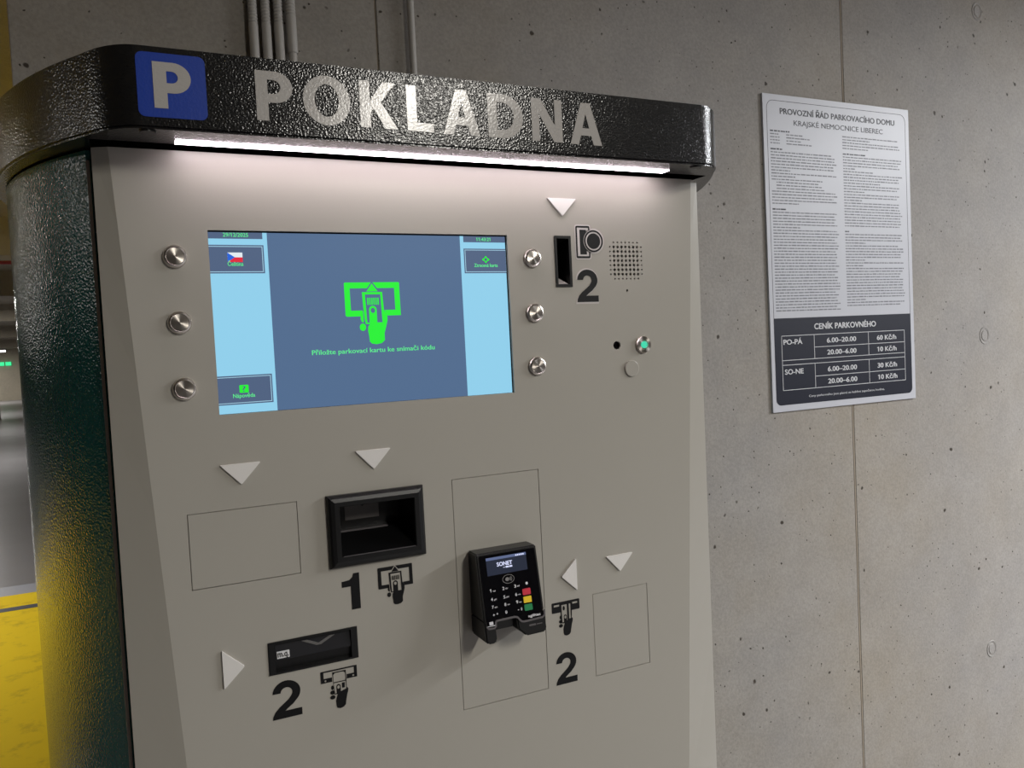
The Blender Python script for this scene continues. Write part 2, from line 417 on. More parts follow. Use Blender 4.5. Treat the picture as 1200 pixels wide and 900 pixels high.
cutter = box('cutter', -0.0165, 2*CX+0.0165, 0.8790, 0.985, ZH-0.02, ZH+0.03, M['hood'])
bl = hood.modifiers.new('gap', 'BOOLEAN'); bl.operation = 'DIFFERENCE'; bl.solver = 'EXACT'; bl.object = cutter
bpy.context.view_layer.update()
hm = bpy.data.meshes.new_from_object(hood.evaluated_get(bpy.context.evaluated_depsgraph_get()))
hood.modifiers.clear(); old = hood.data; hood.data = hm; hm.name = 'hood'; bpy.data.meshes.remove(old)
bpy.data.objects.remove(cutter)
led = box('led_strip', 0.0595, 0.655, 0.8625, 0.8775, ZH-0.0006, ZH+0.0005, M['led'], PM)
led['label'] = 'glowing white light strip under the hood'
for x in (0.034, 2*CX-0.034):
    bm = bmesh.new(); bmesh.ops.create_cone(bm, cap_ends=True, segments=24, radius1=0.0075, radius2=0.0075, depth=0.002, matrix=Matrix.Translation((x, 0.838, ZH-0.0005)))
    finish(bm, 'hood_screw', M['black'], PM)

# front panel with openings -------------------------------------------------
ZP = 0.2178; ZB = FZ+0.05
ZK = -0.64
def inset(z): return 0.0161+(0.198-max(z, ZK))*0.052
def fl_l(z): return -0.016+inset(z)
def fl_r(z): return 0.728-inset(z)
def recess(z): return 0.0068+(0.21-z)*0.0062
SCR = (0.0866, -0.0548, 0.4305, 0.1380)
R1 = (0.0484, -0.2347, 0.1602, -0.1551); R2 = (0.3413, -0.4323, 0.4580, -0.1523); R3 = (0.5277, -0.4324, 0.6132, -0.3237)
COIN = (0.4953, 0.0737, 0.5195, 0.1384); TICK = (0.2060, -0.2262, 0.2940, -0.1665); CARD = (0.1197, -0.3406, 0.2180, -0.3046)
GRILLE = (0.5735, -0.0105, 0.6310, 0.1355)
holes = [SCR, R1, R2, R3, COIN, TICK, CARD, GRILLE]
xs = sorted({round(v, 5) for h in holes for v in (h[0], h[2])}); zs = sorted({round(v, 5) for h in holes for v in (h[1], h[3])}|{ZB, ZK, ZP})
bm = bmesh.new(); T = 0.007
cols = ['L']+xs+['R']
def vx(c, z): return fl_l(z) if c == 'L' else fl_r(z) if c == 'R' else c
grid = {(i, j): bm.verts.new((vx(c, z), D, z)) for i, c in enumerate(cols) for j, z in enumerate(zs)}
def in_hole(xa, xb, za, zb):
    if isinstance(xa, str) or isinstance(xb, str): return False
    mx_, mz_ = (xa+xb)/2, (za+zb)/2
    return any(h[0] < mx_ < h[2] and h[1] < mz_ < h[3] for h in holes)
for i in range(len(cols)-1):
    for j in range(len(zs)-1):
        if not in_hole(cols[i], cols[i+1], zs[j], zs[j+1]):
            bm.faces.new((grid[i, j], grid[i+1, j], grid[i+1, j+1], grid[i, j+1]))
# wings
for side in (0, 1):
    X = -0.016 if side == 0 else 0.728; ci = 0 if side == 0 else len(cols)-1
    oe = [bm.verts.new((X, D+recess(z), z)) for z in zs]; ob = [bm.verts.new((X, D+0.045, z)) for z in zs]
    for j in range(len(zs)-1):
        bm.faces.new((grid[ci, j], grid[ci, j+1], oe[j+1], oe[j])); bm.faces.new((oe[j], oe[j+1], ob[j+1], ob[j]))
    # top cap of the wing
    k = len(zs)-1
    if side == 0: tl = (grid[ci, k], oe[k], ob[k])
    else: tr = (grid[ci, k], oe[k], ob[k])
k = len(zs)-1
bm.faces.new([grid[i, k] for i in range(len(cols))]+[tr[1], tr[2], tl[2], tl[1]])
# returns of the openings
for h in holes:
    x0, z0, x1, z1 = h
    fr = [bm.verts.new(p) for p in ((x0, D, z0), (x1, D, z0), (x1, D, z1), (x0, D, z1))]
    bk = [bm.verts.new(p) for p in ((x0, D+T, z0), (x1, D+T, z0), (x1, D+T, z1), (x0, D+T, z1))]
    for a in range(4): bm.faces.new((fr[a], fr[(a+1) % 4], bk[(a+1) % 4], bk[a]))
bmesh.ops.remove_doubles(bm, verts=bm.verts, dist=1e-6)
bmesh.ops.recalc_face_normals(bm, faces=bm.faces)
me = bpy.data.meshes.new('front_panel'); bm.to_mesh(me); bm.free(); lift(me)
fp = link('front_panel', me, M['panel'], PM); fp['label'] = 'light grey satin front panel with folded side edges'
# blind plates set into the openings
for R in (R1, R2, R3):
    g = 0.0006
    box('cover_plate', R[0]+g, R[2]-g, D+0.0001, D+0.004, R[1]+g, R[3]-g, M['panel'], PM, 0.0003)

# screen ---------------------------------------------------------------------
ys = D+0.003
M['scr_main'] = glow('screen_slate', rgb(82, 108, 142))
M['scr_light'] = glow('screen_pale_blue', rgb(145, 207, 235))
M['scr_box'] = glow('screen_box', rgb(80, 98, 128)); M['scr_line'] = glow('screen_line', rgb(170, 215, 235))
M['scr_green'] = glow('screen_green', rgb(40, 240, 55)); M['scr_text'] = glow('screen_text_green', rgb(95, 235, 140))
M['scr_white'] = glow('screen_white', rgb(225, 235, 240)); M['scr_red'] = glow('screen_red', rgb(225, 40, 60)); M['scr_blue'] = glow('screen_blue', rgb(40, 100, 215))
screen = box('screen', SCR[0], SCR[2], ys+0.0006, ys+0.006, SCR[1], SCR[3], M['gloss'], PM)
screen['label'] = 'lit blue screen with green hand and ticket symbol'
SB = 0.0016
def spr(name, x0, z0, x1, z1, mat, lay, r=0.0): return shape(name, [[rect(x0, z0, x1, z1, r)]], ys+0.0005-lay*0.00022, 0.0002, M[mat], screen)
spr('main_field', 0.1465, SCR[1]+0.0003, 0.3695, SCR[3]-SB, 'scr_main', 0)
spr('side_column', SCR[0], SCR[1]+0.0003, 0.1465, SCR[3]-SB, 'scr_light', 0)
spr('side_column', 0.3695, SCR[1]+0.0003, SCR[2]-SB, SCR[3]-SB, 'scr_light', 0)
spr('date_field', SCR[0], 0.1297, 0.1418, SCR[3]-SB, 'scr_box', 1)
spr('clock_field', 0.3740, 0.1292, SCR[2]-SB, SCR[3]-SB, 'scr_box', 1)
for (x0, z0, x1, z1) in ((SCR[0], 0.0933, 0.1424, 0.1232), (SCR[0], -0.0452, 0.1428, -0.0145), (0.3737, 0.0922, SCR[2]-SB, 0.1216)):
    spr('soft_key', x0, z0, x1, z1, 'scr_box', 1)
    b1 = 0.0014
    shape('soft_key_outline', [[rect(x0+(0 if x0 < 0.2 else b1), z0+b1, x1-(b1 if x0 < 0.2 else 0), z1-b1), rect(x0+(0 if x0 < 0.2 else b1+0.0006), z0+b1+0.0006, x1-(b1+0.0006 if x0 < 0.2 else 0), z1-b1-0.0006)]], ys+0.0005-2*0.00022, 0.0002, M['scr_line'], screen)
def stext(s, x0, x1, z0, cap, bold=0.012, mat='scr_text'): return text('screen_text', s, x0, x1, z0, cap, ys+0.0005-3*0.00022, M[mat], screen, bold, thick=0.0002)
stext('29/12/2025', 0.1017, 0.1273, 0.1318, 0.0040)
stext('11:43:21', 0.3905, 0.4092, 0.1308, 0.0040)
stext('Čeština', 0.1048, 0.1206, 0.1012, 0.0042)
stext('Nápověda', 0.1016, 0.1241, -0.0380, 0.0042)
stext('Ztracená karta', 0.3864, 0.4174, 0.0997, 0.0040)
stext('Přiložte parkovací kartu ke snímači kódu', 0.1869, 0.3303, 0.0033, 0.0052)
# flag
spr('flag_white', 0.1050, 0.1102, 0.1202, 0.1152, 'scr_white', 2); spr('flag_red', 0.1050, 0.1052, 0.1202, 0.1102, 'scr_red', 2)
shape('flag_blue', [[[(0.1050, 0.1052), (0.1124, 0.1102), (0.1050, 0.1152)]]], ys+0.0005-3*0.00022, 0.0002, M['scr_blue'], screen)
spr('help_icon', 0.1085, -0.0330, 0.1178, -0.0248, 'scr_green', 2, 0.001)
text('help_mark', '?', 0.1115, 0.1148, -0.0318, 0.0058, ys+0.0005-3*0.00022, M['scr_box'], screen, 0.01, thick=0.0002)
cx_, cz_ = 0.4020, 0.1086
shape('lost_card_icon', [[ell(cx_, cz_, 0.0042, 0.0038, 4), ell(cx_, cz_, 0.0026, 0.0024, 4)], [ell(cx_+0.0032, cz_, 0.0014, n=8)], [ell(cx_-0.0032, cz_, 0.0014, n=8)], [ell(cx_, cz_+0.0030, 0.0012, n=8)], [ell(cx_, cz_-0.0030, 0.0012, n=8)]], ys+0.0005-2*0.00022, 0.0002, M['scr_green'], screen)

def ticket_picto():
    """hand holding a ticket up to a reader: mm, x right, z down; frame 64 x 38"""
    thumb = [(36, 45.5)]+ell(31.6, 31.0, 4.4, 4.4, 10, 0, 180)+[(27.3, 45.5)]
    hole = [(23.3, 13.6), (41.2, 13.6), (42.2, 45.5)]+[(36, 45.5)]+[(x, 62-z) for x, z in ell(31.6, 31.0, 4.4, 4.4, 10, 0, 180)]+[(27.2, 45.5), (24.4, 45.5)]
    outer = [(20, 11), (43.6, 11), (44.6, 31.6), (48.3, 36.5), (48, 44), (46, 51), (43.8, 58), (43.8, 66), (40, 69.2), (34, 70.3), (28.5, 69.3), (26.2, 67), (25.6, 60), (24.8, 55), (25.2, 50), (27.4, 47.2), (22.6, 47), (21.3, 40), (20.6, 26)]
    return [[[(0.8, 0), (31, 0), (26, 6.6), (6.2, 6.6), (6.4, 31.6), (19.6, 31.6), (19.6, 38.2), (1.6, 38.2), (0, 37), (0, 0.9)]],
            [[(32.8, 0), (63.4, 0), (64.2, 0.9), (64.4, 38), (48.9, 38), (45.4, 31.6), (58.2, 31.6), (58, 6.6), (37.8, 6.6)]],
            [[(31.9, 1.2), (38.4, 10.2), (25.4, 10.2)]],
            [outer, hole, ell(31.6, 31.8, 2.6, 3.0, 16)],
            [[(20, 32), (20.4, 45), (18.4, 44.6), (16.9, 41.4), (17.6, 35)]],
            [ell(19.0, 50.5, 3.6, 4.2, 16)]] + [[rect(25.6+i*2.4, 17.5, 27.0+i*2.4, 25.4)] for i in range(6)]
def place(groups, ox, oz, s): return [[[(ox+x*s, oz-z*s) for x, z in c] for c in g] for g in groups]
shape('ticket_symbol', place(ticket_picto(), 0.2268, 0.0825, 0.001), ys+0.0005-2*0.00022, 0.0002, M['scr_green'], screen)

# steel push buttons ---------------------------------------------------------
prof = [(0.0116, 0.0), (0.0116, 0.0030), (0.0108, 0.0042), (0.0090, 0.0050), (0.0086, 0.0046), (0.0, 0.0052)]
first = None
for x, z in ((0.0536, 0.1100), (0.0538, 0.0428), (0.0541, -0.0252), (0.4632, 0.1096), (0.4630, 0.0422), (0.4628, -0.0238)):
    if first is None: first = lathe('push_button', prof, x, z, D, M['steel'], PM)
    else: link('push_button', first.data, None, PM, (x, D, z+H))
gb = lathe('lit_button', [(0.0114, 0), (0.0114, 0.003), (0.0104, 0.0046), (0.0062, 0.0046), (0.0058, 0.0036), (0.0, 0.0036)], 0.6225, -0.0040, D, M['steel'], PM)
gb['label'] = 'small steel button with a green light in the middle'
M['teal'] = glow('teal_light', rgb(70, 225, 180), 0.9)
gl = lathe('button_light', [(0.0046, 0.0), (0.0046, 0.0010), (0.0, 0.0014)], 0.6225, -0.0040, D-0.0036, M['teal'], gb)
lathe('lock_cap', [(0.0108, 0), (0.0108, 0.0022), (0.0100, 0.0028), (0.0, 0.0028)], 0.6030, -0.0345, D, M['panel'], PM)
dots = []
for i in range(9):
    for j in range(9):
        edge = i in (0, 8) or j in (0, 8)
        if (i in (0, 8)) and (j in (0, 8)): continue
        dots.append(ell(0.5778+i*0.00608, 0.1310-j*0.00591, 0.0012 if edge else 0.0019, n=12))
dots += [ell(0.5823, -0.0031, 0.0055), ell(0.6020, 0.0683, 0.0016, n=12)]
shape('speaker_grille', [[rect(*GRILLE)]+dots], D, 0.003, M['panel'], PM)          # pierced sheet, flush with the panel
shape('camera_lens', [[ell(0.5823, -0.0031, 0.0085)]], D+0.0045, 0.002, M['gloss'], PM)
shape('microphone', [[ell(0.6020, 0.0683, 0.0035)]], D+0.0055, 0.002, M['black'], PM)
box('loudspeaker', 0.5745, 0.6300, D+0.009, D+0.03, 0.0800, 0.1345, M['black'], PM)

# arrow plates ----------------------------------------------------------------
def arrow(cx, cz, ang):
    t = [(-0.0207, 0.0), (0.0207, 0.0), (0.0, -0.0222)]
    a = math.radians(ang); q = [(x*math.cos(a)-z*math.sin(a), x*math.sin(a)+z*math.cos(a)) for x, z in t]
    c = [(cx+x, cz+z) for x, z in rounded(q, 0.0016)]
    o = shape('arrow_plate', [[c]], D-0.0026, 0.0026, M['arrow'], PM)
    bv = o.modifiers.new('edge', 'BEVEL'); bv.width = 0.0007; bv.segments = 2; bv.limit_method = 'ANGLE'; bv.angle_limit = math.radians(50)
for a in ((0.5081, 0.1848, 0), (0.2478, -0.1068, 0), (0.1039, -0.1074, 0), (0.5706, -0.2778, 0), (0.0730, -0.3233, 90), (0.5047, -0.2930, -90)): arrow(*a)

# numerals and pictograms -----------------------------------------------------
def two():
    outer = ell(16.0, 27.7, 14.9, 13.3, 18, 178, -38)
    innr = ell(15.9, 27.6, 6.3, 5.9, 14, -36, 176)
    return outer+[(22.5, 14.2), (16.5, 10.2), (13.6, 7.9), (31.6, 7.9), (31.6, 0), (0, 0), (0.6, 3.6), (3.0, 8.2), (7.5, 12.6), (14, 17.2), (18.5, 20.8)]+innr
def one(): return [(10, 0), (20.2, 0), (20.2, 41), (13.4, 41), (12.2, 37), (8.6, 34), (0, 33.2), (0, 26.6), (10, 26.6)]
yi = D-0.0003
def ink(name, groups, lay=0, mat='ink'): return shape(name, groups, D-0.0003-lay*0.00025, 0.00025, M[mat], PM)
ink('numeral', [[xf(one(), 0.2037, -0.2852, 0.001)]])
ink('numeral', [[xf(two(), 0.1206, -0.3900, 0.001)]])
ink('numeral', [[xf(two(), 0.4690, -0.4314, 0.00098)]])
ink('numeral_backing', [[xf(two(), 0.5236, 0.0520, 0.00108, 0.00111)]], 0, 'halo')
ink('numeral', [[xf(two(), 0.5254, 0.0544, 0.00101)]], 1)
ink('pictogram', place(ticket_picto(), 0.2453, -0.2434, 0.000645))
def hand(x0):
    return [(28.6, 22.5), (30.2, 24.5), (30, 27), (28.6, 31), (27, 38), (26.4, 42), (24, 44.4), (20, 45.2), (16.8, 44), (15.8, 41), (15.6, 36), (16.6, 32), (18, 28.6), (14, 28.2)]
def fingers(): return [[ell(12.4, 20.2, 1.5, 2.6, 14)], [ell(12.4, 25.6, 2.6, 2.4, 14)], [ell(12.3, 31.0, 2.9, 2.4, 14)]]
th = [(21.6, 26.2)]+ell(19.3, 20.0, 2.4, 2.6, 8, 0, -180)+[(16.9, 27.4)]
pic2 = [[[(0.6, 0), (41, 0), (41, 13.3), (29.2, 13.3), (29.2, 8.3), (37.6, 8.3), (37.6, 1.6), (3.4, 1.6), (3.4, 8.3), (12.6, 8.3), (12.6, 13.3), (0, 13.3), (0, 0.6)], ell(5.2, 11.0, 1.1, n=12), ell(36.6, 11.0, 1.1, n=12)],
        [[(13.2, 3), (28.4, 3)]+hand(0), [(14.0, 6.0), (16, 4.2), (25.6, 4.2), (27.6, 6), (27.7, 14.4), (14.0, 14.4)],
         [(14.1, 15.4), (27.8, 15.4), (27.9, 24.2), (21.7, 26.2)]+ell(19.3, 20.0, 2.4, 2.6, 8, 0, -180)+[(16.9, 27.4), (14.7, 27.2)], ell(19.3, 20.8, 1.5, 2.0, 12)],
        [rect(23.2, 16.8, 26.4, 22.6)]]+fingers()
ink('pictogram', place(pic2, 0.1740, -0.3485, 0.001))
pic3 = [[[(0.8, 0), (40.2, 0), (41, 0.8), (41, 12.6), (40.2, 13.4), (29.2, 13.4), (29.0, 20)]+hand(0)+[(13.2, 26), (12.6, 13.4), (0.8, 13.4), (0, 12.6), (0, 0.8)],
         rect(3.2, 3.0, 11.0, 5.4), rect(30.4, 3.0, 37.8, 5.4),
         [(14.2, 4.4), (22.2, 4.4), (22.2, 25.4), (21.5, 25.4)]+ell(19.3, 20.0, 2.2, 2.6, 8, 0, -180)+[(17.0, 27), (14.7, 27)], rect(25.0, 4.4, 27.4, 23.6), ell(19.3, 20.8, 1.4, 2.0, 12)],
        [ell(17.5, 9.0, 1.6, 3.0, 12)]]+fingers()
ink('pictogram', place(pic3, 0.4672, -0.3252, 0.00099))
# coin sticker with a white outline
cxx, czz = 0.5530, 0.1320
ink('coin_sticker_backing', [[rect(0.5258, 0.1086, 0.5492, 0.1528, 0.003)], [ell(cxx, czz, 0.0160, 0.0162)]], 0, 'halo')
ink('coin_pictogram', [[rect(0.5272, 0.1102, 0.5478, 0.1513, 0.002), rect(0.5293, 0.1128, 0.5458, 0.1490)], [rect(0.5330, 0.1150, 0.5425, 0.1464)]], 1)
ink('coin_pictogram', [[ell(cxx, czz, 0.0148)]], 2, 'halo')
ink('coin_pictogram', [[ell(cxx, czz, 0.0141), ell(cxx, czz, 0.0119)], [ell(cxx, czz, 0.0100)]], 3)

# coin slot: funnel going inwards ----------------------------------------------
def loft(name, loops, mat, parent, cap=True, smooth=False):
    bm = bmesh.new(); rr = [[bm.verts.new(p) for p in l] for l in loops]
    for a, b in zip(rr, rr[1:]):
        k = len(a)
        for i in range(k): bm.faces.new((a[i], a[(i+1) % k], b[(i+1) % k], b[i]))
    if cap: bm.faces.new(rr[-1])
    bmesh.ops.recalc_face_normals(bm, faces=bm.faces)
    me = bpy.data.meshes.new(name); bm.to_mesh(me); bm.free(); lift(me); return link(name, me, mat, parent)
def lp(h, i, y, dz0=0, dz1=0): return [(h[0]+i, y, h[1]+i+dz0), (h[2]-i, y, h[1]+i+dz0), (h[2]-i, y, h[3]-i-dz1), (h[0]+i, y, h[3]-i-dz1)]
cs = loft('coin_slot', [lp(COIN, 0.0002, D-0.0012), lp(COIN, 0.0035, D-0.0012), lp(COIN, 0.0042, D+0.004), [(0.5000, D+0.040, 0.098), (0.5120, D+0.040, 0.098), (0.5120, D+0.040, 0.128), (0.5000, D+0.040, 0.128)]], M['black'], PM)
bm = bmesh.new()
q = [bm.verts.new(p) for p in ((0.4996, D+0.0035, 0.0782), (0.5152, D+0.0035, 0.0782), (0.5040, D+0.020, 0.0900), (0.5000, D+0.018, 0.0890))]
q2 = [bm.verts.new((v.co.x, v.co.y+0.002, v.co.z-0.002)) for v in q]
bm.faces.new(q); bm.faces.new(q2)
for i in range(4): bm.faces.new((q[i], q[(i+1) % 4], q2[(i+1) % 4], q2[i]))
finish(bm, 'slot_lip', M['halo'], cs)

# ticket reader: raised frame with a deep recess -----------------------------
TO = (0.1915, -0.2350, 0.3040, -0.1534)
def lpb(h, i, y): return lp(h, i, y)
tr_ = loft('ticket_reader', [lpb(TO, 0.0, D+0.0005), lpb(TO, 0.0002, D-0.0040), lpb(TO, 0.0012, D-0.0060), lpb(TO, 0.0035, D-0.0080), lpb(TO, 0.0075, D-0.0090), lpb(TO, 0.0125, D-0.0090),
     [(0.2045, D-0.0078, -0.2222), (0.2905, D-0.0078, -0.2222), (0.2905, D-0.0078, -0.1665), (0.2045, D-0.0078, -0.1665)],
     [(0.2065, D+0.030, -0.2030), (0.2885, D+0.030, -0.2030), (0.2885, D+0.030, -0.1690), (0.2065, D+0.030, -0.1690)],
     [(0.2065, D+0.048, -0.2025), (0.2885, D+0.048, -0.2025), (0.2885, D+0.048, -0.1690), (0.2065, D+0.048, -0.1690)]], M['black'], PM)
tr_['label'] = 'black ticket reader frame with a deep recess'
M['readerglass'] = plain('reader_window_glass', rgb(112, 108, 106), 0.25, spec=0.5)
shape('reader_window', [[[(0.2230, -0.1930), (0.2640, -0.1930), (0.2640, -0.1755), (0.2475, -0.1755), (0.2445, -0.1790), (0.2415, -0.1755), (0.2230, -0.1755)]]], D+0.0465, 0.001, M['readerglass'], tr_)
box('reader_ledge', 0.2075, 0.2690, D+0.028, D+0.033, -0.2028, -0.2010, M['rim'], tr_, 0.0004)
box('reader_edge', 0.2060, 0.2900, D-0.0086, D-0.0072, -0.2226, -0.2218, M['rim'], tr_, 0.0002)

# card slot -------------------------------------------------------------------
csl = loft('card_slot', [lp(CARD, 0.0002, D-0.0010), lp(CARD, 0.0018, D-0.0012), [(0.1268, D-0.0012, -0.3385), (0.2105, D-0.0012, -0.3385), (0.2105, D-0.0012, -0.3070), (0.1268, D-0.0012, -0.3070)],
     [(0.1268, D+0.006, -0.3375), (0.2105, D+0.006, -0.3375), (0.2105, D+0.003, -0.3072), (0.1268, D+0.003, -0.3072)]], M['black'], PM)
csl['label'] = 'flat black card slot with a slanted clear flap'
M['flap'] = plain('smoked_flap', rgb(44, 44, 47), 0.16, spec=0.6)
bm = bmesh.new()
v = [bm.verts.new(p) for p in ((0.1275, D-0.0006, -0.3255), (0.2098, D-0.0006, -0.3255), (0.2098, D+0.0026, -0.3078), (0.1275, D+0.0026, -0.3078))]
w = [bm.verts.new((q.co.x, q.co.y+0.0012, q.co.z)) for q in v]
bm.faces.new(v); bm.faces.new(w)
for i in range(4): bm.faces.new((v[i], v[(i+1) % 4], w[(i+1) % 4], w[i]))
finish(bm, 'flap', M['flap'], csl)
def yflap(x, z): return D-0.0006+(z+0.3255)/0.0177*0.0032-0.0004
M['flapmark'] = plain('flap_mark', rgb(100, 98, 97), 0.3)
shape('flap_chevron', [[[(0.1560, -0.3098), (0.1620, -0.3098), (0.1745, -0.3152), (0.1870, -0.3098), (0.1930, -0.3098), (0.1770, -0.3172), (0.1720, -0.3172)],
                        ]], 0, 0.0003, M['flapmark'], csl, yflap)
shape('maker_label', [[rect(0.1290, -0.3236, 0.1424, -0.3162)]], 0, 0.0003, M['white'], csl, yflap)
text('maker_text', 'm.q.', 0.1297, 0.1416, -0.3220, 0.0062, 0, M['ink'], csl, 0.02, lambda x, z: yflap(x, z)-0.0003)

# card terminal -----------------------------------------------------------------
def td(z):
    if z > -0.325: return 0.024+(-0.24-z)/0.085*0.016
    return 0.040+(-0.325-z)/0.016*0.003
def ty(x, z): return D-td(z)
body_c = [(0.3573, -0.2400), (0.4370, -0.2400), (0.4370, -0.3250), (0.4340, -0.3405), (0.4085, -0.3415), (0.3990, -0.3320), (0.3990, -0.3174), (0.3715, -0.3174), (0.3715, -0.3420), (0.3660, -0.3425), (0.3573, -0.3390)]
bm = bmesh.new()
def strip_poly(bm, c, ymap, yback):
    f_ = [bm.verts.new((x, ymap(x, z), z)) for x, z in c]; b_ = [bm.verts.new((x, yback, z)) for x, z in c]
    bm.faces.new(f_); bm.faces.new(b_)
    for i in range(len(c)): bm.faces.new((f_[i], f_[(i+1) % len(c)], b_[(i+1) % len(c)], b_[i]))
# left tab / upper block / right tab, kept convex so the sloped front stays clean
TERM = None
bm = bmesh.new()
rows = [(-0.2400, 0.3573, 0.4370), (-0.3174, 0.3573, 0.4370)]
strip_poly(bm, [(0.3573, -0.2400), (0.4370, -0.2400), (0.4370, -0.3174), (0.3573, -0.3174)], ty, D)
TERM = finish(bm, 'card_terminal', M['black'], PM, 0.0016, 3)
TERM['label'] = 'black card payment terminal with keypad and small display'
M['tface'] = M['gloss']
for c in ([(0.3573, -0.3160), (0.3715, -0.3160), (0.3715, -0.3400), (0.3690, -0.3422), (0.3600, -0.3422), (0.3573, -0.3395)], [(0.3995, -0.3160), (0.4370, -0.3160), (0.4370, -0.3385), (0.4350, -0.3412), (0.4095, -0.3415), (0.3995, -0.3320)]):
    bm = bmesh.new()
    cols_ = []
    strip_poly(bm, c, lambda x, z: D-td(z)-0.0012, D)
    finish(bm, 'terminal_jaw', M['black'], TERM, 0.0018, 2)
bm = bmesh.new(); strip_poly(bm, [(0.3713, -0.3165), (0.3997, -0.3165), (0.3997, -0.3335), (0.3713, -0.3335)], lambda x, z: D-0.030-(0.006 if z > -0.32 else -0.004), D); finish(bm, 'card_throat', M['black'], TERM, 0.0006, 1)
tf = lambda x, z: ty(x, z)-0.0006
face_c = rounded([(0.3605, -0.2428), (0.4340, -0.2428), (0.4342, -0.3232), (0.4062, -0.3234), (0.3995, -0.3166), (0.3712, -0.3166), (0.3706, -0.3240), (0.3606, -0.3240)], 0.0022)
# split so the front follows the sloped surface exactly
shape('terminal_face', [[rounded([(0.3605, -0.2428), (0.4340, -0.2428), (0.4342, -0.3168), (0.3606, -0.3168)], 0.0018)]], 0, 0.0006, M['gloss'], TERM, tf)
tj = lambda x, z: D-td(z)-0.0018
shape('terminal_face', [[[(0.3606, -0.3165), (0.3712, -0.3165), (0.3706, -0.3236), (0.3612, -0.3236)]]], 0, 0.0006, M['gloss'], TERM, tj)
shape('terminal_face', [[[(0.4000, -0.3165), (0.4342, -0.3165), (0.4342, -0.3228), (0.4062, -0.3230)]]], 0, 0.0006, M['gloss'], TERM, tj)
def band(pts, w):
    up = []; dn = []
    for i, p in enumerate(pts):
        a = Vector(pts[max(0, i-1)]); b = Vector(pts[min(len(pts)-1, i+1)]); t = (b-a).normalized(); n_ = Vector((-t.y, t.x))*w/2
        up.append(tuple(Vector(p)+n_)); dn.append(tuple(Vector(p)-n_))
    return up+list(reversed(dn))
rimc = [(0.3592, -0.3215), (0.3620, -0.3245), (0.3690, -0.3246), (0.3712, -0.3230), (0.3714, -0.3185), (0.3730, -0.3172), (0.3960, -0.3168), (0.3998, -0.3178), (0.4045, -0.3235), (0.4080, -0.3243), (0.4325, -0.3236), (0.4356, -0.3215), (0.4362, -0.3150)]
shape('terminal_rim', [[band(rimc, 0.0021)]], 0, 0.0009, M['rim'], TERM, lambda x, z: D-td(z)-0.0026)
# display on the terminal
M['tscr'] = glow('terminal_display', rgb(34, 40, 56)); M['tscr_bar'] = glow('terminal_status_bar', rgb(92, 104, 140)); M['tscr_txt'] = glow('terminal_display_text', rgb(215, 220, 250))
tl2 = lambda k: (lambda x, z: ty(x, z)-0.0008-k*0.0003)
shape('terminal_display', [[rect(0.3690, -0.2665, 0.4217, -0.2462)]], 0, 0.0003, M['tscr'], TERM, tl2(0))
shape('status_bar', [[rect(0.3690, -0.2492, 0.4217, -0.2462)]], 0, 0.0003, M['tscr_bar'], TERM, tl2(1))
shape('display_text', [[rect(0.4075+i*0.0024, -0.2486, 0.4092+i*0.0024, -0.2470)] for i in range(5)], 0, 0.0003, M['tscr_txt'], TERM, tl2(2))['kind'] = 'stuff'
text('display_text', 'SONET', 0.3822, 0.4025, -0.2572, 0.0044, 0, M['tscr_txt'], TERM, 0.03, tl2(1))
shape('display_text', [[rect(0.3900, -0.2597, 0.3925, -0.2592)], [rect(0.3934, -0.2602, 0.3976, -0.2584)], [rect(0.3982, -0.2602, 0.4020, -0.2584)]], 0, 0.0003, M['tscr_txt'], TERM, tl2(1))['kind'] = 'stuff'
sym = [[ell(0.3950, -0.2735, 0.0078, 0.0052, 28), ell(0.3950, -0.2735, 0.0072, 0.0047, 28)], [ell(0.3935, -0.2735, 0.0026, 0.0022, 12)]]
for i in range(3): sym.append([band(ell(0.3945, -0.2735, 0.0024+i*0.0013, 0.0022+i*0.0009, 8, -40, 40), 0.0006)])
M['dim'] = plain('grey_print', rgb(120, 118, 116), 0.5)
shape('contactless_symbol', sym, 0, 0.0003, M['dim'], TERM, tl2(0))
xs_ = (0.3708, 0.3870, 0.4026); zs_ = (-0.2838, -0.2935, -0.3022, -0.3120)
sub = {'1': 'qz', '2': 'abc', '3': 'def', '4': 'ghi', '5': 'jkl', '6': 'mno', '7': 'pqrs', '8': 'tuv', '9': 'wxyz'}
for i, ch in enumerate('123456789'):
    x = xs_[i % 3]; z = zs_[i//3]+(i % 3)*0.0002-0.0012
    if ch == '1': shape('key_legend', [[xf(one(), x-0.0014, z, 0.00009)]], 0, 0.0003, M['white'], TERM, tl2(0))
    else: text('key_legend', ch, x-0.0014, x+0.0012, z, 0.0034, 0, M['white'], TERM, 0.03, tl2(0))
    text('key_legend', sub[ch], x+0.0024, x+0.0058, z+0.0004, 0.0016, 0, M['white'], TERM, 0.02, tl2(0))
text('key_legend', '0', xs_[1]-0.0014, xs_[1]+0.0012, zs_[3]+0.0002, 0.0034, 0, M['white'], TERM, 0.03, tl2(0))
text('key_legend', '+', xs_[0]-0.0014, xs_[0]+0.0012, zs_[3]-0.0004, 0.0034, 0, M['white'], TERM, 0.03, tl2(0))
text('key_legend', '*', xs_[0]+0.0034, xs_[0]+0.0054, zs_[3]-0.0004, 0.0034, 0, M['white'], TERM, 0.03, tl2(0))
text('key_legend', '-', xs_[2]-0.0006, xs_[2]+0.0012, zs_[3]+0.0006, 0.0034, 0, M['white'], TERM, 0.03, tl2(0))
text('key_legend', '#', xs_[2]+0.0034, xs_[2]+0.0054, zs_[3]+0.0006, 0.0034, 0, M['white'], TERM, 0.03, tl2(0))
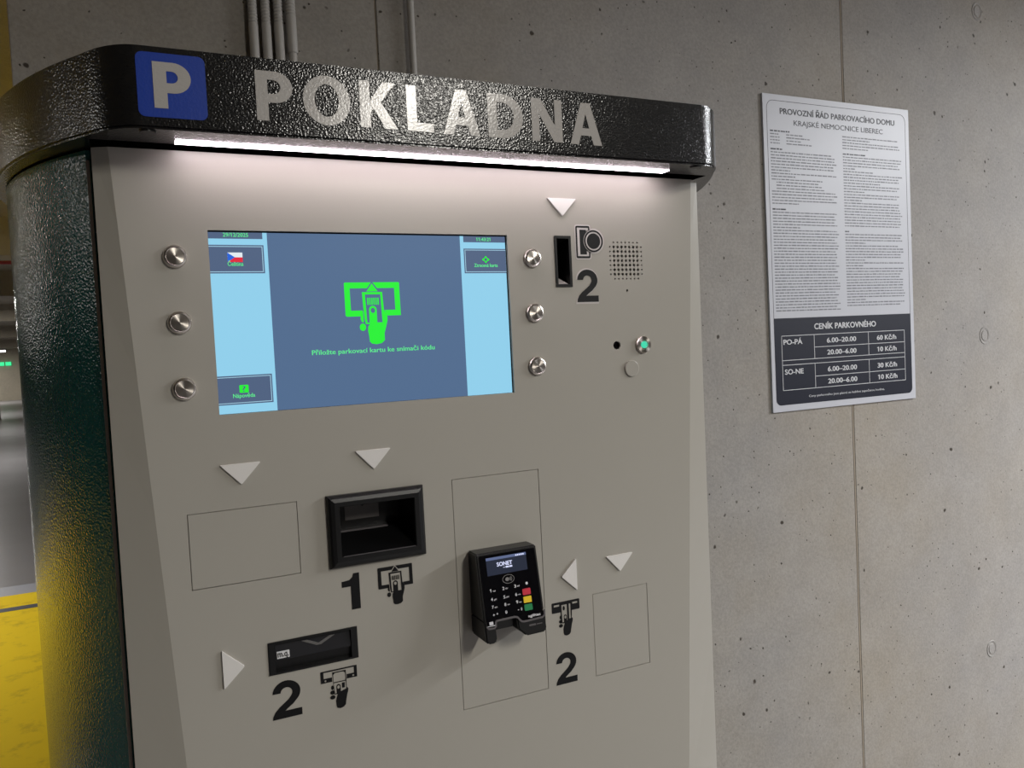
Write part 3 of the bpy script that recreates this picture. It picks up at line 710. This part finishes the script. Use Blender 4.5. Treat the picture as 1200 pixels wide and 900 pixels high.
shape('indicator_light', [[ell(0.4180, -0.2822, 0.0016)]], 0, 0.0004, M['white'], TERM, tl2(0))
for z, mt in ((-0.2915, 'red'), (-0.3005, 'yellow'), (-0.3095, 'gkey')):
    shape('function_key', [[rect(0.4110, z-0.0036, 0.4216, z+0.0036, 0.0008)]], 0, 0.0010, M[mt], TERM, lambda x, z: ty(x, z)-0.0014)
text('maker_text', 'agilitas', 0.4135, 0.4300, -0.3205, 0.0030, 0, M['white'], TERM, 0.03, lambda x, z: tj(x, z)-0.0010)
shape('moulded_mark', [[rect(0.4140, -0.3312, 0.4230, -0.3292, 0.0008)], [rect(0.4240, -0.3308, 0.4315, -0.3298, 0.0004)]], 0, 0.0003, M['rim'], TERM, lambda x, z: D-td(z)-0.0016)['kind'] = 'stuff'
shape('card_legend', [[rect(0.3632, -0.3206, 0.3682, -0.3170, 0.0005)], [rect(0.3606, -0.3220, 0.3708, -0.3213)]], 0, 0.0003, M['white'], TERM, lambda x, z: tj(x, z)-0.0008)

# hood lettering ------------------------------------------------------------------
def P_(stem=11.5): return [[(0, 0), (0, 48.6), (17, 48.6)]+ell(18.5, 33.3, 17.2, 15.3, 16, 90, -90)+[(stem, 18), (stem, 0)], [(stem, 26.6), (stem, 40.2), (16.5, 40.2)]+ell(16.6, 33.4, 7.4, 6.8, 12, 90, -90)]
def O_(): return [ell(24, 24.4, 24, 25.0, 36), ell(24, 24.4, 12.2, 16.4, 30)]
def K_(): return [[(0, 0), (11, 0), (11, 15.5), (14.6, 20.2), (26.8, 0), (40, 0), (22.8, 27), (38.8, 48), (25.4, 48), (12.6, 30), (11, 27.4), (11, 48), (0, 48)]]
def L_(): return [[(0, 0), (29.6, 0), (29.6, 9), (11, 9), (11, 48), (0, 48)]]
def A_(): return [[(0, 0), (11.4, 0), (14.6, 10.6), (28.6, 10.6), (31.8, 0), (43.4, 0), (28.2, 48.6), (15.6, 48.6)], [(17, 19.2), (26.2, 19.2), (21.7, 36)]]
def D_(): return [[(0, 0), (15, 0)]+ell(18.5, 24.3, 25.5, 24.3, 20, -90, 90)+[(0, 48.6)], [(11.3, 9), (16.5, 9)]+ell(17, 24.3, 15.2, 15.3, 18, -90, 90)+[(11.3, 39.6)]]
def N_(): return [[(0, 0), (9.8, 0), (9.8, 31), (28.4, 0), (40, 0), (40, 48.4), (30.2, 48.4), (30.2, 18.5), (12.4, 48.4), (0, 48.4)]]
for g, x0, zz in ((P_(), 0.1330, 0.2358), (O_(), 0.1786, 0.2361), (K_(), 0.2367, 0.2366), (L_(), 0.2876, 0.2366), (A_(), 0.3284, 0.2360), (D_(), 0.3818, 0.2360), (N_(), 0.4366, 0.2358), (A_(), 0.4868, 0.2354)):
    shape('letter', [[xf(c, x0, zz, 0.001) for c in g]], HF-0.0004, 0.0006, M['letter'], hood)
ps = shape('parking_sign', [[rect(0.0270, 0.2315, 0.0874, 0.2910, 0.006)]], HF-0.0004, 0.0006, M['blue'], hood); ps['label'] = 'blue parking square with rounded corners'
pg = [[(0, 0), (0, 42.8), (16, 42.8)]+ell(17.5, 28.6, 15.6, 14.2, 16, 90, -90)+[(11.8, 14.4), (11.8, 0)], [(11.8, 23.6), (11.8, 34.6), (16, 34.6)]+ell(16, 29.1, 5.8, 5.5, 12, 90, -90)]
shape('letter', [[xf(c, 0.0410, 0.2400, 0.001) for c in pg]], HF-0.0008, 0.0004, M['letter'], hood)

# ------------------------------------------------------------------ regulations sign on the wall
SX0, SX1, SZ0, SZ1 = 1.4355, 1.9510, -0.1918, 0.5890
SG = box('wall_sign', SX0, SX1, W-0.006, W, SZ0, SZ1, M['board'], None, 0.0006)
tag(SG, 'white parking regulations sign with a navy price table on the concrete wall', 'sign')
yw = W-0.0062
def wshape(name, groups, lay, mat): return shape(name, groups, yw-lay*0.0003, 0.0003, M[mat], SG)
def wtext(s, x0, x1, z0, cap, mat='print', bold=0.0, lay=0, name='sign_text'): return text(name, s, x0, x1, z0, cap, yw-lay*0.0003, M[mat], SG, bold)
wshape('border_line', [[rect(1.4475, -0.10, 1.9375, 0.5745, 0.020, 6), rect(1.4487, -0.099, 1.9363, 0.5733, 0.019, 6)]], 0, 'print')
wshape('price_panel', [[rect(1.4475, -0.1755, 1.9372, 0.0405, 0.0)[2:]+[(1.4475, 0.0405), (1.4475, -0.1605)]+ell(1.4625, -0.1605, 0.015, n=6, a0=180, a1=270)+ell(1.9222, -0.1605, 0.015, n=6, a0=270, a1=360)]][0:1], 1, 'navy')
wtext('PROVOZNÍ ŘÁD PARKOVACÍHO DOMU', 1.4903, 1.8960, 0.5428, 0.0138, bold=0.032)
wtext('KRAJSKÉ NEMOCNICE LIBEREC', 1.5353, 1.8502, 0.5172, 0.0126, bold=0.006)
wtext('CENÍK PARKOVNÉHO', 1.5810, 1.8030, 0.0101, 0.0142, 'white', 0.03, 2)
wtext('PO-PÁ', 1.4759, 1.5391, -0.0252, 0.0124, 'white', 0.026, 2); wtext('SO-NE', 1.4775, 1.5400, -0.0995, 0.0124, 'white', 0.026, 2)
for z, a, b in ((-0.0257, '6.00–20.00', '60 Kč/h'), (-0.0563, '20.00–6.00', '10 Kč/h'), (-0.0995, '6.00–20.00', '30 Kč/h'), (-0.1305, '20.00–6.00', '10 Kč/h')):
    wtext(a, 1.6233, 1.7280, z, 0.0122, 'white', 0.026, 2); wtext(b, 1.8050, 1.8790, z-0.0006, 0.0122, 'white', 0.026, 2)
wtext('Ceny parkovného jsou platné za každou započatou hodinu.', 1.5557, 1.8285, -0.1608, 0.0056, 'white', 0.0, 2)
lines = []; lw = 0.0007
def hl(z, x0, x1): lines.append([rect(x0, z-lw, x1, z+lw)])
def vl(x, z0, z1): lines.append([rect(x-lw, z0, x+lw, z1)])
for z0, z1, zm in ((-0.0645, -0.0035, -0.0352), (-0.1388, -0.0762, -0.1092)):
    hl(z0, 1.4705, 1.9110); hl(z1, 1.4705, 1.9110); hl(zm, 1.5797, 1.9110)
    for x in (1.5797, 1.7735): vl(x, z0, z1)
for x in (1.4705, 1.9110): vl(x, -0.1388, -0.0035)
wshape('table_lines', lines, 2, 'white')
random.seed(11)
def words(x0, x1, z, h, big=1.0):
    out = []; x = x0
    while x < x1-0.002:
        w = random.uniform(0.004, 0.018)*big; e = min(x+w, x1)
        out.append([rect(x, z, e, z+h*random.uniform(0.85, 1.1))]); x = e+random.uniform(0.0016, 0.0026)
    return out
rows_l = []; z = 0.4985; pitch = 0.00735; g = []; hd = []
# left column
short = {0: 0.065, 1: 0.09, 2: 0.13, 3: 0.08, 4: 0.14}
i = 0
while z > 0.052:
    if i in short:
        if i == 0: hd += words(1.4565, 1.4565+short[i], z, 0.0034)
        else: g += words(1.4565, 1.487, z, 0.0030)+words(1.509, 1.509+short[i]*0.6, z, 0.0030)
    elif i in (6, 26): hd += words(1.4565, 1.4565+random.uniform(0.04, 0.065), z, 0.0036)
    elif i in (5, 25): pass
    elif i in (13, 15, 24, 32): g += words(1.4565, 1.4565+random.uniform(0.05, 0.11), z, 0.0030)
    elif i in (16, 17, 18, 19): g += words(1.4570 if i == 16 else 1.472, 1.472+random.uniform(0.13, 0.17), z, 0.0030)
    else: g += words(1.4565, 1.4565+random.uniform(0.205, 0.222), z, 0.0030)
    z -= pitch; i += 1
z = 0.4995; i = 0
while z > 0.052:
    if i in (6, 33): hd += words(1.7010, 1.7010+(0.085 if i == 6 else 0.014), z, 0.0036)
    elif i in (5, 32, 60): pass
    elif i in (1, 4, 11, 12, 16, 19, 22, 37, 43, 45, 57): g += words(1.7010, 1.7010+random.uniform(0.04, 0.16), z, 0.0030)
    else: g += words(1.7010, 1.7010+random.uniform(0.195, 0.222), z, 0.0030)
    z -= pitch; i += 1
wshape('fine_print', g, 0, 'small')['kind'] = 'stuff'; wshape('fine_print_heading', hd, 0, 'print')['kind'] = 'stuff'

# ------------------------------------------------------------------ conduits above the hood
def tube(name, prof, cx, cy, mat, parent, n=20):
    bm = bmesh.new(); rr = []
    for r, z in prof: rr.append([bm.verts.new((cx+r*math.cos(2*math.pi*k/n), cy+r*math.sin(2*math.pi*k/n), z)) for k in range(n)])
    for a, b in zip(rr, rr[1:]):
        for k in range(n):
            f = bm.faces.new((a[k], a[(k+1) % n], b[(k+1) % n], b[k])); f.smooth = True
    bm.faces.new(rr[0]); bm.faces.new(rr[-1]); bmesh.ops.recalc_face_normals(bm, faces=bm.faces)
    me = bpy.data.meshes.new(name); bm.to_mesh(me); bm.free(); lift(me)
    try: me.set_sharp_from_angle(angle=math.radians(50))
    except Exception: pass
    return link(name, me, mat, parent)
CY = 1.506
def conduit(x, r, zc0, zc1, rc, label):
    e = empty('conduit', (x, CY, FZ)); tag(e, label, 'conduit')
    tube('pipe', [(r, FZ), (r, zc0+0.01)], x, CY, M['conduit'], e)
    if zc1:
        tube('coupling', [(rc*0.94, zc0), (rc, zc0+0.002), (rc, zc1-0.004), (rc*0.94, zc1)], x, CY, M['conduit'], e)
        pr = []; z = zc1-0.005
        while z < CZ-0.002:
            pr += [(rc*0.84, z), (rc*0.98, z+0.0012), (rc*0.98, z+0.0034), (rc*0.84, z+0.0046)]; z += 0.0058
        pr.append((rc*0.84, CZ-0.001))
        tube('corrugated_hose', pr, x, CY, M['conduit'], e, 16)
    else:
        tube('pipe', [(r, zc0), (r, CZ)], x, CY, M['conduit'], e)
    for zz in (0.40, 1.15):
        box('pipe_clip', x-rc*1.05, x+rc*1.05, CY, W, zz-0.008, zz+0.008, M['conduit'], e, 0.001)
s_ = CY/1.48*0.994
conduit(0.2428*s_, 0.0078, 0.530, 0.600, 0.0084, 'grey conduit with corrugated hose, on the wall, outermost of four and farthest from the sign')
conduit(0.2650*s_, 0.0078, 0.500, 0.603, 0.0084, 'grey conduit with corrugated hose, second of four counted towards the sign')
conduit(0.2868*s_, 0.0078, 0.500, 0.606, 0.0084, 'grey conduit with corrugated hose, third of four counted towards the sign')
conduit(0.3092*s_, 0.0074, 0.555, 0.622, 0.0092, 'grey conduit with a wide stepped coupling, last of four beside the bare wall')
conduit(0.5370*s_, 0.0066, 0.700, 0, 0.0072, 'thin single grey conduit without a coupling, standing apart on the concrete wall')

# ------------------------------------------------------------------ far garage seen past the machine
def rod(name, x0, x1, y, z, r, mat):
    bm = bmesh.new(); n = 12; a = []; b = []
    for k in range(n):
        c, s = math.cos(2*math.pi*k/n), math.sin(2*math.pi*k/n)
        a.append(bm.verts.new((x0, y+r*c, z+r*s))); b.append(bm.verts.new((x1, y+r*c, z+r*s)))
    for k in range(n): bm.faces.new((a[k], a[(k+1) % n], b[(k+1) % n], b[k]))
    bm.faces.new(a); bm.faces.new(b)
    return finish(bm, name, mat, None)
rp = rod('sprinkler_pipe', -12, 6, 11.0, 1.30, 0.04, M['redpipe']); tag(rp, 'thin red sprinkler pipe under the garage ceiling', 'pipe')
M['lamp_glow'] = glow('luminaire_glow', (1, 0.97, 0.93, 1), 5.0)
lu = empty('ceiling_luminaire', (-5.75, 46.5, 1.05)); tag(lu, 'bright tube luminaire hanging in the far garage', 'lamp')
box('diffuser', -6.2, -5.2, 46.45, 46.55, 1.05, 1.14, M['lamp_glow'], lu); box('housing', -6.22, -5.18, 46.4, 46.6, 1.14, CZ, M['conduit'], lu)
M['exit'] = glow('exit_green', rgb(60, 230, 150), 1.2)
for x in (-6.05, -5.72):
    ex = box('exit_sign', x-0.13, x+0.13, 51.9, 52.0, 0.42, 0.62, M['exit']); tag(ex, 'small green lit exit sign on the far garage wall', 'exit sign', 'exit signs on the far wall')
clm = empty('concrete_column', (-4.0, 31, FZ)); tag(clm, 'far concrete column with a yellow and black warning band', 'column')
box('shaft', -4.35, -3.80, 31, 31.5, FZ, CZ, M['ceil'], clm)
for k in range(6): box('warning_stripe', -4.36, -3.79, 30.99, 31.51, -0.75+k*0.12, -0.63+k*0.12, M['ypaint'] if k % 2 else M['bpaint'], clm)
